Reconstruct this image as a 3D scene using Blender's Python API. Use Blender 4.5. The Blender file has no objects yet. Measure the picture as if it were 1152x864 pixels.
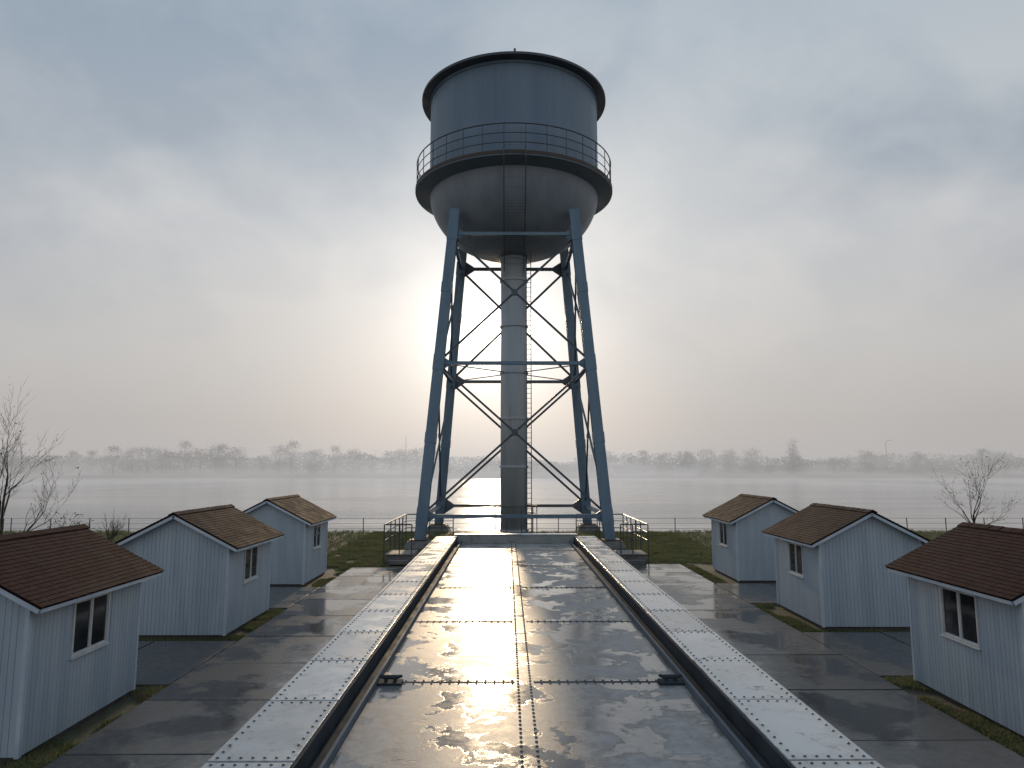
import bpy, math, random
from mathutils import Vector, Matrix, noise as mnoise
R=math.radians; PI=math.pi
random.seed(7)
scene=bpy.context.scene
COL=scene.collection
scene.view_settings.view_transform='Standard'
scene.view_settings.look='None'
scene.view_settings.exposure=0

# ------------------------------------------------------------------ helpers
class MB:
    def __init__(s): s.v=[]; s.f=[]; s.t=[]
    def add(s,vs,fs,t=1.0):
        n=len(s.v); s.v.extend([tuple(p) for p in vs]); s.f.extend([tuple(i+n for i in f) for f in fs]); s.t.extend([t]*len(fs))
    def hexa(s,p,t=1.0):   # 8 corners: bottom 4 ccw, top 4 ccw
        s.add(p,[(3,2,1,0),(4,5,6,7),(0,1,5,4),(1,2,6,5),(2,3,7,6),(3,0,4,7)],t)
    def box(s,x0,x1,y0,y1,z0,z1,t=1.0):
        s.hexa([(x0,y0,z0),(x1,y0,z0),(x1,y1,z0),(x0,y1,z0),(x0,y0,z1),(x1,y0,z1),(x1,y1,z1),(x0,y1,z1)],t)
    def bar(s,p,q,w,h,a=0,b=0,ref=None,t=1.0):
        p=Vector(p); q=Vector(q); d=(q-p).normalized()
        up=Vector(ref) if ref else (Vector((0,0,1)) if abs(d.z)<.75 else Vector((0,1,0)))
        sd=d.cross(up).normalized(); nn=sd.cross(d).normalized()
        o=sd*a+nn*b
        c=[(-w/2,-h/2),(w/2,-h/2),(w/2,h/2),(-w/2,h/2)]
        s.hexa([p+o+sd*x+nn*y for x,y in c]+[q+o+sd*x+nn*y for x,y in c],t)
    def tube(s,pts,rad,n=8,caps=True,closed=False):
        pts=[Vector(p) for p in pts]; m=len(pts)
        if not hasattr(rad,'__len__'): rad=[rad]*m
        vs=[]; prev=None
        for i,p in enumerate(pts):
            if closed: d=(pts[(i+1)%m]-pts[i-1])
            else: d=(pts[min(i+1,m-1)]-pts[max(i-1,0)])
            d.normalize()
            if prev is None:
                up=Vector((0,0,1)) if abs(d.z)<.9 else Vector((1,0,0))
                sd=d.cross(up).normalized()
            else:
                sd=(prev-d*prev.dot(d)).normalized()
            prev=sd; nn=sd.cross(d)
            for k in range(n):
                a=2*PI*k/n
                vs.append(p+(sd*math.cos(a)+nn*math.sin(a))*rad[i])
        fs=[]
        rng=m if closed else m-1
        for i in range(rng):
            for k in range(n):
                a=i*n+k; b=i*n+(k+1)%n; c=((i+1)%m)*n+(k+1)%n; d_=((i+1)%m)*n+k
                fs.append((a,d_,c,b))
        if caps and not closed:
            fs.append(tuple(range(n))); fs.append(tuple((m-1)*n+k for k in reversed(range(n))))
        s.add(vs,fs)
    def lathe(s,prof,n=48,c=(0,0,0),closed=False):
        vs=[];m=len(prof)
        for r,z in prof:
            for k in range(n):
                a=2*PI*k/n; vs.append((c[0]+r*math.cos(a),c[1]+r*math.sin(a),c[2]+z))
        fs=[]
        for i in range(m if closed else m-1):
            j=(i+1)%m
            for k in range(n):
                fs.append((i*n+k,i*n+(k+1)%n,j*n+(k+1)%n,j*n+k))
        s.add(vs,fs)
    def rivet(s,x,y,z,r=.016,h=.011):
        n=7; vs=[]
        for rr,zz in ((r,0),(r*.72,h*.72)):
            for k in range(n):
                a=2*PI*k/n; vs.append((x+rr*math.cos(a),y+rr*math.sin(a),z+zz))
        vs.append((x,y,z+h))
        fs=[(k,(k+1)%n,n+(k+1)%n,n+k) for k in range(n)]+[(n+k,n+(k+1)%n,2*n) for k in range(n)]
        s.add(vs,fs)
    def build(s,name,mat,parent=None,smooth=False,bevel=0,loc=None,tint=False):
        me=bpy.data.meshes.new(name); me.from_pydata(s.v,[],s.f); me.update()
        if tint:
            at=me.attributes.new('tint','FLOAT','FACE'); at.data.foreach_set('value',s.t)
        me.materials.append(mat)
        if smooth: me.polygons.foreach_set('use_smooth',[True]*len(me.polygons))
        o=bpy.data.objects.new(name,me); COL.objects.link(o)
        if parent: o.parent=parent
        if loc: o.location=loc
        if bevel:
            b=o.modifiers.new('Bevel','BEVEL'); b.width=bevel; b.segments=2; b.limit_method='ANGLE'
        return o
def thing(name,label,cat,loc=(0,0,0),rz=0,group=None):
    o=bpy.data.objects.new(name,None); COL.objects.link(o); o.location=loc; o.rotation_euler=(0,0,rz)
    o['label']=label; o['category']=cat
    if group: o['group']=group
    return o
def tag(o,label,cat,group=None,kind=None):
    o['label']=label; o['category']=cat
    if group: o['group']=group
    if kind: o['kind']=kind
    return o
def struct(o,label,cat):
    o['kind']='structure'; o['label']=label; o['category']=cat; return o
def copy_tree(o,parent=None):
    c=o.copy(); COL.objects.link(c); c.parent=parent
    for ch in list(o.children): copy_tree(ch,c)
    return c

# ------------------------------------------------------------------ materials
SUN_EL=R(11.3); SUN_AZ=R(-1.45)
S=Vector((math.sin(SUN_AZ)*math.cos(SUN_EL),math.cos(SUN_AZ)*math.cos(SUN_EL),math.sin(SUN_EL)))
class NT:
    def __init__(s,nt): s.nt=nt
    def n(s,typ,**kw):
        nd=s.nt.nodes.new(typ)
        for k,v in kw.items(): setattr(nd,k,v)
        return nd
    def l(s,a,b): s.nt.links.new(a,b)
    def math(s,op,a,b=None,c=None,clamp=False):
        nd=s.n('ShaderNodeMath',operation=op); nd.use_clamp=clamp
        for i,x in enumerate((a,b,c)):
            if x is None: continue
            if isinstance(x,(int,float)): nd.inputs[i].default_value=x
            else: s.l(x,nd.inputs[i])
        return nd.outputs[0]
    def mix(s,f,a,b,bt='MIX'):
        nd=s.n('ShaderNodeMix',data_type='RGBA',blend_type=bt)
        for i,x in ((0,f),(6,a),(7,b)):
            if isinstance(x,(int,float)): nd.inputs[i].default_value=x
            elif isinstance(x,tuple): nd.inputs[i].default_value=(x[0],x[1],x[2],1)
            else: s.l(x,nd.inputs[i])
        return nd.outputs[2]
    def ramp(s,f,a,b,c0=0.0,c1=1.0):
        nd=s.n('ShaderNodeMapRange'); nd.interpolation_type='SMOOTHSTEP'
        s.l(f,nd.inputs[0])
        for i,x in enumerate((a,b,c0,c1)): nd.inputs[i+1].default_value=x
        return nd.outputs[0]
    def pos(s,scale=(1,1,1)):
        g=s.n('ShaderNodeNewGeometry'); m=s.n('ShaderNodeMapping'); m.inputs['Scale'].default_value=scale
        s.l(g.outputs['Position'],m.inputs['Vector']); return m.outputs[0]
    def noise(s,vec,scale,detail=4,rough=.55,dist=0):
        nd=s.n('ShaderNodeTexNoise'); s.l(vec,nd.inputs['Vector']); nd.inputs['Scale'].default_value=scale
        nd.inputs['Detail'].default_value=detail; nd.inputs['Roughness'].default_value=rough; nd.inputs['Distortion'].default_value=dist
        return nd.outputs[0]
def newmat(name):
    m=bpy.data.materials.new(name); m.use_nodes=True; nt=m.node_tree; nt.nodes.clear()
    T=NT(nt); out=T.n('ShaderNodeOutputMaterial'); b=T.n('ShaderNodeBsdfPrincipled'); T.l(b.outputs[0],out.inputs[0])
    return m,T,b
def setin(T,b,name,v):
    i=b.inputs[name]
    if isinstance(v,(int,float)): i.default_value=v
    elif isinstance(v,tuple): i.default_value=(v[0],v[1],v[2],1)
    else: T.l(v,i)
def bump(T,b,h,strength=.3,dist=.02):
    bp=T.n('ShaderNodeBump'); bp.inputs['Strength'].default_value=strength; bp.inputs['Distance'].default_value=dist
    T.l(h,bp.inputs['Height']); T.l(bp.outputs[0],b.inputs['Normal'])
def mat_basic(name,c1,c2,scale=2,rough=(.5,.8),metal=0,bs=.2,stretch=(1,1,1),stain=None,stain_amt=(.55,.75),fine=30,bd=.01,tint=False,spec=None):
    m,T,b=newmat(name)
    p=T.pos(stretch); n=T.noise(p,scale,6)
    col=T.mix(T.ramp(n,.3,.7),c1,c2)
    if stain:
        ns=T.noise(T.pos((stretch[0]*1.3,stretch[1]*1.3,stretch[2])),scale*1.7,8,.65)
        col=T.mix(T.ramp(ns,*stain_amt),col,stain)
    if tint:
        at=T.n('ShaderNodeAttribute',attribute_name='tint')
        cb=T.n('ShaderNodeVectorMath',operation='SCALE'); T.l(col,cb.inputs[0]); T.l(at.outputs['Fac'],cb.inputs['Scale']); col=cb.outputs[0]
    setin(T,b,'Base Color',col); setin(T,b,'Metallic',metal)
    if spec is not None: b.inputs['Specular IOR Level'].default_value=spec
    n2=T.noise(T.pos(),fine,4)
    setin(T,b,'Roughness',T.ramp(n,.3,.7,rough[0],rough[1]))
    if bs: bump(T,b,n2,bs,bd)
    return m
PAINTED_MIST=(.490,.480,.478)  # haze colour that far materials emit, no real volume
def paint_mist(m,k,zk=0.0,y0=54.0,wisp=.25):
    """painted river mist: emissive haze colour mixed into the material by distance across the river"""
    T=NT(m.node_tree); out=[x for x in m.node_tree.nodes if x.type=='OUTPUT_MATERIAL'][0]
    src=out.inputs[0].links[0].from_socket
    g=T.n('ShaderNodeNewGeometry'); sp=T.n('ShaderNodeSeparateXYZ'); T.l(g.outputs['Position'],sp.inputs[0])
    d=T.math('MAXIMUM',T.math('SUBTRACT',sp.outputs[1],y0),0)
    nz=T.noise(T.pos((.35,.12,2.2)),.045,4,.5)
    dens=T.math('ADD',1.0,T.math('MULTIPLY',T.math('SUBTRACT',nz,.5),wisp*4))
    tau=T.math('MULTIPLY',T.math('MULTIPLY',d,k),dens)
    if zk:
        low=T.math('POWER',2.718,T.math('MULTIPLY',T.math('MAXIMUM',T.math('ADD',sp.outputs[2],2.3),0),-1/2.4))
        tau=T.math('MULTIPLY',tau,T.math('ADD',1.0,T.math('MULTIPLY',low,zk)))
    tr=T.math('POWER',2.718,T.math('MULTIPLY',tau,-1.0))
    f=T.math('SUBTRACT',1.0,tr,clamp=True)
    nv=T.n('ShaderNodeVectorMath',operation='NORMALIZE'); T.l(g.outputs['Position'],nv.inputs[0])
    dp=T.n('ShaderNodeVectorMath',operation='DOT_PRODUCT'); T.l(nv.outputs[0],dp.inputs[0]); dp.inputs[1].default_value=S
    gl=T.math('ADD',T.math('MULTIPLY',T.math('POWER',T.math('MAXIMUM',dp.outputs['Value'],0),26),.45),1.0)  # painted haze brightened toward the sun
    cs=T.n('ShaderNodeVectorMath',operation='SCALE'); cs.inputs[0].default_value=PAINTED_MIST; T.l(gl,cs.inputs['Scale'])
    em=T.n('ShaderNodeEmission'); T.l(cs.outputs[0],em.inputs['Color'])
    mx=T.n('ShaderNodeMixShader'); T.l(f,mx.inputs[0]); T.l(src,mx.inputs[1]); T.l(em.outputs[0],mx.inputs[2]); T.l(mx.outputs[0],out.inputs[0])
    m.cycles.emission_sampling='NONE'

M={}
M['siding']=mat_basic('painted_siding',(.33,.405,.485),(.42,.485,.55),1.2,(.5,.7),bs=.1,stretch=(3,3,.4),stain=(.25,.295,.34),stain_amt=(.56,.85))
M['trim']=mat_basic('painted_trim',(.40,.49,.59),(.52,.59,.66),2,(.4,.55),bs=.1,stain=(.3,.3,.29),stain_amt=(.62,.85))
M['plinth']=mat_basic('plinth_concrete',(.05,.048,.045),(.10,.09,.085),3,(.6,.9),bs=.4)
M['tile']=mat_basic('brown_shingles',(.027,.0175,.0165),(.042,.027,.025),2.5,(.7,.9),bs=.4,fine=60,stain=(.021,.017,.017),stain_amt=(.5,.8),tint=True,spec=.1)
M['tile_dark']=mat_basic('maroon_shingles',(.027,.013,.013),(.043,.019,.018),2.5,(.7,.9),bs=.4,fine=60,stain=(.020,.013,.013),stain_amt=(.5,.8),tint=True,spec=.1)
M['cream']=mat_basic('window_frame_paint',(.50,.53,.55),(.60,.62,.63),4,(.3,.5),bs=.05)
def glassy():
    m,T,b=newmat('dark_window_glass')
    n=T.noise(T.pos(),.9,3)
    setin(T,b,'Base Color',T.mix(T.ramp(n,.35,.65),(.012,.015,.018),(.045,.05,.055)))
    setin(T,b,'Roughness',.06); b.inputs['IOR'].default_value=1.5
    bump(T,b,T.noise(T.pos(),2.0,2),.06,.02)
    return m
M['glass']=glassy()
BL1=(.10,.165,.235); BL2=(.15,.225,.30)
M['steel_blue']=mat_basic('blue_painted_steel',BL1,BL2,.9,(.35,.55),metal=.1,bs=.15,stretch=(2,2,.5),stain=(.13,.10,.08),stain_amt=(.62,.82))
M['brace']=mat_basic('dull_brace_steel',(.075,.10,.125),(.12,.145,.17),.9,(.4,.6),metal=.1,bs=.15,stain=(.08,.06,.05),stain_amt=(.6,.8))
M['tank']=mat_basic('tank_blue_paint',(.115,.175,.245),(.16,.225,.295),.35,(.45,.6),metal=.0,bs=.08,stretch=(3,3,.12),stain=(.115,.145,.175),stain_amt=(.5,.8))
M['bowl']=mat_basic('tank_bowl_paint',(.185,.22,.27),(.24,.275,.32),.4,(.45,.6),metal=.0,bs=.06,stretch=(2,2,.3),stain=(.16,.175,.20),stain_amt=(.5,.85))
M['skirt']=mat_basic('skirt_paint',(.10,.135,.175),(.14,.18,.22),.6,(.5,.7),metal=.0,bs=.1,stain=(.09,.09,.095),stain_amt=(.55,.8))
M['rust']=mat_basic('rusty_dark_steel',(.045,.04,.04),(.10,.07,.055),1.5,(.5,.8),metal=.3,bs=.3)
M['ring']=mat_basic('dark_ring_steel',(.05,.06,.075),(.085,.095,.11),1.5,(.5,.7),metal=.1,bs=.15,stain=(.07,.05,.04),stain_amt=(.5,.75))
M['column']=mat_basic('riser_paint',(.36,.40,.44),(.47,.50,.52),.6,(.4,.6),metal=.05,bs=.12,stretch=(2,2,.3),stain=(.27,.25,.24),stain_amt=(.55,.8))
M['darksteel']=mat_basic('dark_wet_steel',(.024,.032,.042),(.042,.053,.066),2.5,(.6,.8),metal=.0,bs=.2,spec=.08)
M['gutter']=mat_basic('blue_grey_gutter_steel',(.075,.10,.13),(.12,.145,.175),2.0,(.6,.8),metal=.0,bs=.2,stain=(.06,.065,.07),stain_amt=(.55,.75),spec=.15)
M['endbeam']=mat_basic('grey_green_end_beam',(.20,.225,.22),(.29,.31,.30),2.0,(.4,.6),metal=.0,bs=.2,stain=(.12,.11,.10),stain_amt=(.55,.75))
M['rivet']=mat_basic('dark_rivet_steel',(.06,.058,.056),(.11,.10,.095),6,(.35,.5),metal=.2,bs=0)
M['railsteel']=mat_basic('grey_railing_steel',(.05,.06,.07),(.10,.11,.12),3,(.35,.55),metal=.4,bs=.1)
M['concrete']=mat_basic('footing_concrete',(.12,.115,.11),(.21,.20,.19),1.6,(.5,.85),bs=.5,stain=(.07,.07,.065),stain_amt=(.5,.75))
M['bark']=mat_basic('bare_bark',(.035,.030,.027),(.07,.06,.052),3,(.8,.95),bs=.4)
M['dryleaf']=mat_basic('dry_leaf',(.05,.04,.02),(.08,.06,.03),5,(.7,.9),bs=0)
M['fartree']=mat_basic('far_crown',(.030,.030,.026),(.06,.055,.042),.2,(.9,1),bs=0); paint_mist(M['fartree'],.0025,1.2,wisp=.30)
M['farwood']=mat_basic('far_woodland',(.030,.030,.026),(.06,.055,.042),.2,(.9,1),bs=0); paint_mist(M['farwood'],.0029,1.0,wisp=.45)
M['barn']=mat_basic('far_barn_wall',(.2,.2,.2),(.3,.29,.28),.3,(.8,1),bs=0); paint_mist(M['barn'],.0030,.8)
M['farmetal']=mat_basic('far_dark_metal',(.05,.045,.04),(.09,.07,.06),.5,(.8,1),bs=0); paint_mist(M['farmetal'],.0028,1.0)

def mat_floor():
    m,T,b=newmat('wet_worn_deck_steel')
    p=T.pos()
    n1=T.noise(p,1.7,10,.62,.3); n2=T.noise(p,6.0,9,.70,.3); n3=T.noise(p,30,5,.6)
    n4=T.noise(p,.5,3,.5)
    w_=T.math('ADD',n1,T.math('MULTIPLY',T.math('SUBTRACT',n4,.5),.30))
    wet=T.ramp(w_,.49,.54)
    blotch=T.ramp(n2,.38,.62)
    dry=T.mix(blotch,(.31,.313,.318),(.215,.218,.222))
    wetc=T.mix(blotch,(.165,.168,.173),(.21,.21,.213))
    col=T.mix(wet,dry,wetc)
    edge=T.math('MULTIPLY',T.ramp(w_,.47,.495),T.ramp(w_,.53,.50,0,1))
    col=T.mix(T.math('MULTIPLY',edge,.45),col,(.10,.097,.093))
    spot=T.ramp(T.noise(p,8,5,.6),.60,.68)
    col=T.mix(T.math('MULTIPLY',spot,.5),col,(.11,.108,.105))
    rust=T.ramp(T.noise(p,1.7,10,.72,.8),.58,.74)
    col=T.mix(T.math('MULTIPLY',rust,.45),col,(.15,.125,.105))
    setin(T,b,'Base Color',col)
    setin(T,b,'Metallic',T.ramp(w_,.49,.54,.0,.12))
    setin(T,b,'Specular IOR Level',T.ramp(w_,.49,.54,.25,.5))
    r=T.ramp(w_,.49,.54,.44,.13)
    r=T.math('ADD',r,T.math('MULTIPLY',n3,.10))
    r=T.math('SUBTRACT',r,T.math('MULTIPLY',blotch,.05))
    setin(T,b,'Roughness',r)
    h=T.math('MULTIPLY',T.math('ADD',n2,T.math('MULTIPLY',n3,.2)),T.ramp(w_,.49,.54,1,.12))
    bump(T,b,h,.12,.014)
    return m
M['floor']=mat_floor()
def mat_flange():
    m,T,b=newmat('worn_grey_flange_paint')
    p=T.pos(); n1=T.noise(p,1.9,9,.65,.3); n2=T.noise(p,7,8,.7)
    col=T.mix(T.ramp(n1,.42,.58),(.58,.60,.615),(.42,.44,.455))
    col=T.mix(T.ramp(n2,.56,.69),col,(.21,.20,.19))
    col=T.mix(T.math('MULTIPLY',T.ramp(T.noise(p,2.7,9,.7),.58,.7),.5),col,(.18,.14,.11))
    at=T.n('ShaderNodeAttribute',attribute_name='tint')
    sc=T.n('ShaderNodeVectorMath',operation='SCALE'); T.l(col,sc.inputs[0]); T.l(at.outputs['Fac'],sc.inputs['Scale'])
    setin(T,b,'Base Color',sc.outputs[0]); setin(T,b,'Metallic',.1)
    setin(T,b,'Roughness',T.ramp(n1,.40,.58,.48,.22))
    bump(T,b,T.math('ADD',n2,T.noise(p,1.2,3)),.2,.015)
    return m
M['flange']=mat_flange()
def mat_pave():
    m,T,b=newmat('wet_concrete_slabs')
    p=T.pos(); n1=T.noise(p,.6,9,.58,.2); n2=T.noise(p,6,9,.74); n3=T.noise(p,40,3); n5=T.noise(p,1.8,9,.72,.2)
    wet=T.ramp(n1,.43,.57)
    dry=T.mix(T.ramp(n2,.35,.65),(.118,.118,.117),(.085,.085,.085))
    wc=T.mix(T.ramp(n2,.35,.65),(.085,.085,.086),(.062,.062,.063))
    col=T.mix(wet,dry,wc)
    col=T.mix(T.math('MULTIPLY',T.ramp(n5,.54,.72),.5),col,(.055,.054,.048))
    at=T.n('ShaderNodeAttribute',attribute_name='tint')
    sc=T.n('ShaderNodeVectorMath',operation='SCALE'); T.l(col,sc.inputs[0]); T.l(at.outputs['Fac'],sc.inputs['Scale'])
    setin(T,b,'Base Color',sc.outputs[0])
    r=T.math('ADD',T.ramp(n1,.44,.55,.34,.09),T.math('MULTIPLY',T.ramp(n2,.4,.7),.10))
    setin(T,b,'Roughness',r)
    h=T.math('MULTIPLY',T.math('ADD',T.math('ADD',n2,T.math('MULTIPLY',n3,.6)),n5),T.ramp(n1,.44,.55,1,.12))
    bump(T,b,h,.35,.010)
    return m
M['pave']=mat_pave()
def mat_ground():
    m,T,b=newmat('muddy_grass_ground')
    p=T.pos(); n1=T.noise(p,.35,7,.6); n2=T.noise(p,6,7,.7)
    col=T.mix(T.ramp(n1,.4,.6),(.085,.095,.045),(.07,.063,.045))
    col=T.mix(T.ramp(n2,.4,.65),col,(.042,.04,.028))
    setin(T,b,'Base Color',col); setin(T,b,'Roughness',T.ramp(n2,.35,.65,.9,.6)); bump(T,b,n2,.6,.04)
    return m
M['ground']=mat_ground()
def mat_grass():
    m,T,b=newmat('grass_blades')
    n=T.noise(T.pos(),.6,6); n2=T.noise(T.pos(),1.2,6,.7)
    col=T.mix(T.ramp(n,.3,.7),(.10,.125,.052),(.185,.20,.088))
    col=T.mix(T.ramp(n2,.48,.66),col,(.17,.15,.095))
    setin(T,b,'Base Color',col); setin(T,b,'Roughness',.7)
    tr=T.n('ShaderNodeBsdfTranslucent'); T.l(col,tr.inputs[0])
    mx=T.n('ShaderNodeMixShader'); mx.inputs[0].default_value=.35; T.l(b.outputs[0],mx.inputs[1]); T.l(tr.outputs[0],mx.inputs[2])
    out=[x for x in m.node_tree.nodes if x.type=='OUTPUT_MATERIAL'][0]; T.l(mx.outputs[0],out.inputs[0])
    return m
M['grass']=mat_grass()
def mat_water():
    m,T,b=newmat('river_water_painted_mist')
    setin(T,b,'Base Color',(.11,.122,.13)); setin(T,b,'Roughness',.12)
    n=T.noise(T.pos((.22,1,1)),.5,6,.6); n2=T.noise(T.pos((.015,.07,1)),.5,4,.6)
    bump(T,b,T.math('MULTIPLY',n,T.ramp(n2,.4,.6,.08,1)),.9,.38)
    return m
M['water']=mat_water(); paint_mist(M['water'],.0030,0,50,.5)  # mist over the river is painted into the water material
M['farland']=mat_basic('far_bank_soil',(.05,.05,.037),(.08,.075,.055),.05,(.9,1),bs=0); paint_mist(M['farland'],.0028,.5)

# ------------------------------------------------------------------ world, sun
w=bpy.data.worlds.new('World'); scene.world=w; w.use_nodes=True; nt=w.node_tree; nt.nodes.clear(); T=NT(nt)
wo=T.n('ShaderNodeOutputWorld'); bg=T.n('ShaderNodeBackground'); T.l(bg.outputs[0],wo.inputs[0])
tc=T.n('ShaderNodeTexCoord'); D=tc.outputs['Generated']
sep=T.n('ShaderNodeSeparateXYZ'); T.l(D,sep.inputs[0]); z=sep.outputs[2]
dot=T.n('ShaderNodeVectorMath',operation='DOT_PRODUCT'); T.l(D,dot.inputs[0]); dot.inputs[1].default_value=S
dt=T.math('MAXIMUM',dot.outputs['Value'],0)
cr=T.n('ShaderNodeValToRGB'); e=cr.color_ramp
T.l(z,cr.inputs[0])
stops=[(0,(.440,.430,.430)),(.06,(.445,.433,.430)),(.16,(.505,.500,.500)),(.30,(.555,.565,.578)),(.45,(.475,.52,.56)),(.6,(.385,.455,.525)),(1,(.32,.41,.51))]
while len(e.elements)<len(stops): e.elements.new(.5)
for el,(p_,c_) in zip(e.elements,stops): el.position=p_; el.color=(*c_,1)
mp=T.n('ShaderNodeMapping'); mp.inputs['Scale'].default_value=(1,1,1.35); mp.inputs['Location'].default_value=(.35,.2,.1); T.l(D,mp.inputs[0])
c1=T.noise(mp.outputs[0],2.2,5,.48,.3); c2=T.noise(mp.outputs[0],6.0,6,.55,.3)
k1=T.ramp(c1,.36,.64,0,1); k2=T.ramp(c2,.32,.68,-1,1)
amp=T.ramp(z,.05,.40,.16,1)
cloudf=T.math('MULTIPLY',T.math('ADD',T.math('MULTIPLY',k1,.9),T.math('MULTIPLY',k2,.2)),amp)
base0=cr.outputs[0]
dark=T.mix(1.0,base0,(.70,.76,.84),'MULTIPLY')
base_=T.mix(T.math('MULTIPLY',cloudf,1.0,clamp=True),T.mix(1.0,base0,(1.08,1.07,1.06),'MULTIPLY'),dark)
sky=T.n('ShaderNodeTexSky',sky_type='NISHITA'); sky.sun_disc=False; sky.sun_elevation=SUN_EL; sky.sun_rotation=SUN_AZ
sky.dust_density=4; sky.air_density=1.2
ss=T.n('ShaderNodeVectorMath',operation='SCALE'); T.l(sky.outputs[0],ss.inputs[0]); ss.inputs['Scale'].default_value=.05
mixs=T.mix(.05,base_,ss.outputs[0])
def glow(pw,amt,col):
    g=T.math('MULTIPLY',T.math('POWER',dt,pw),amt)
    v=T.n('ShaderNodeVectorMath',operation='SCALE'); v.inputs[0].default_value=col; T.l(g,v.inputs['Scale']); return v.outputs[0]
tot=mixs
for pw,amt,col in ((9,.09,(1,.975,.94)),(45,.23,(1,.975,.94)),(200,.40,(1,.965,.90)),(800,1.5,(1,.95,.83)),(2500,4,(1,.92,.72)),(10000,10,(1,.88,.62))):
    a=T.n('ShaderNodeVectorMath',operation='ADD'); T.l(tot,a.inputs[0]); T.l(glow(pw,amt,col),a.inputs[1]); tot=a.outputs[0]
T.l(tot,bg.inputs[0]); bg.inputs[1].default_value=1.0
ld=bpy.data.lights.new('sun','SUN'); ld.energy=1.9; ld.angle=R(1.5); ld.color=(1,.74,.46)
lo=bpy.data.objects.new('sun',ld); COL.objects.link(lo); lo.rotation_euler=S.to_track_quat('Z','Y').to_euler(); lo.location=(0,60,40)

# ------------------------------------------------------------------ camera
cd=bpy.data.cameras.new('camera'); cam=bpy.data.objects.new('camera',cd); COL.objects.link(cam)
cam.location=(0,0,4.4); cam.rotation_euler=(R(96.9),0,R(-.37)); cd.lens=24; cd.sensor_width=36; cd.clip_end=6000; cd.clip_start=.05
scene.camera=cam

# ------------------------------------------------------------------ setting
WZ=-2.3
g=MB(); prof=[(-120,0),(47.2,0),(48.2,-.25),(50.5,-1.3),(55,-3.2)]
xs=[-900,-60,-30,0,30,60,900]
for i in range(len(prof)-1):
    for j in range(len(xs)-1):
        (a,za),(b_,zb)=prof[i],prof[i+1]
        g.add([(xs[j],a,za),(xs[j+1],a,za),(xs[j+1],b_,zb),(xs[j],b_,zb)],[(0,1,2,3)])
struct(g.build('ground',M['ground']),'muddy grass ground under the cabins and tower','ground')
g=MB(); g.add([(-3500,49,WZ),(3500,49,WZ),(3500,5000,WZ),(-3500,5000,WZ)],[(0,1,2,3)])
struct(g.build('water',M['water']),'broad grey misty river behind the tower','river')
g=MB(); N=80
for i in range(N):
    for j,(y0,z0,y1,z1) in enumerate(((384,WZ-.4,392,WZ+1.4),(392,WZ+1.4,460,.8),(460,.8,700,3.0),(700,3.0,1600,4))):
        def jy(i_,y): return y+(9*mnoise.noise(Vector((i_*.35,0,0))) if y<461 else 0)
        x0=-1800+i*45; x1=x0+45
        g.add([(x0,jy(i,y0),z0),(x1,jy(i+1,y0),z0),(x1,jy(i+1,y1),z1),(x0,jy(i,y1),z1)],[(0,1,2,3)])
struct(g.build('far_bank',M['farland']),'low far river bank lost in mist','river bank')

# pavement slabs
g=MB()
def slabs(x0,x1,y0,y1,nx,ny):
    dx=(x1-x0)/nx; dy=(y1-y0)/ny; gp=.020
    for i in range(nx):
        for j in range(ny):
            zz=.05+random.uniform(-.004,.004)
            t=random.uniform(.78,1.18)
            a=[zz+random.uniform(-.004,.004) for _ in range(4)]
            X0,X1,Y0,Y1=x0+i*dx+gp,x0+(i+1)*dx-gp,y0+j*dy+gp,y0+(j+1)*dy-gp
            g.hexa([(X0,Y0,-.02),(X1,Y0,-.02),(X1,Y1,-.02),(X0,Y1,-.02),(X0,Y0,a[0]),(X1,Y0,a[1]),(X1,Y1,a[2]),(X0,Y1,a[3])],t)
slabs(-6.8,-1.6,-6,30.5,2,15)
slabs(2.0,7.8,-6,31.5,2,15)
slabs(-13,-6.8,14.4,17.9,3,1); slabs(-13,-6.8,21.9,25.6,3,1)
slabs(7.8,14,14.9,18.7,3,1); slabs(7.8,14,22.6,26.3,3,1)
slabs(-13,-6.8,5,10.3,3,2); slabs(7.8,14,5,10.8,3,2)
slabs(-5.2,5.8,31.5,36,4,1)
struct(g.build('pavement',M['pave'],tint=True,bevel=.008),'wet concrete slab paving on both sides of the steel deck','pavement')

# grass
g=MB()
def blades(x,y,h,n=3,z=0):
    for _ in range(n):
        a=random.uniform(0,PI*2); xx=x+random.gauss(0,.05); yy=y+random.gauss(0,.05)
        w_=random.uniform(.006,.014); hh=h*random.uniform(.5,1.2); la=random.uniform(0,2*PI); ll=hh*random.uniform(.1,.9)
        ca,sa=math.cos(a)*w_,math.sin(a)*w_
        tx,ty=xx+math.cos(la)*ll,yy+math.sin(la)*ll
        g.add([(xx-ca,yy-sa,z),(xx+ca,yy+sa,z),(xx+(tx-xx)*.4+ca*.7,yy+(ty-yy)*.4+sa*.7,hh*.6),(tx,ty,hh)],[(0,1,2),(0,2,3)])
def patch(x0,x1,y0,y1,n,h,k=3,thr=-.12):
    for _ in range(n):
        x=random.uniform(x0,x1); y=random.uniform(y0,y1)
        if mnoise.noise(Vector((x*.9,y*.9,3)))<thr: continue
        blades(x,y,h*(.7+.5*mnoise.noise(Vector((x*1.7,y*1.7,9)))+.3),k)
for (x0,x1,ys) in ((-7.26,-6.84,((10.4,14.3),(18.0,21.8),(25.7,30.5))),(7.86,8.3,((10.9,14.8),(18.8,22.5),(26.4,31.5)))):
    for (a,b_) in ys: patch(x0,x1,a,b_,2600,.07,4,-.2)
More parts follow.
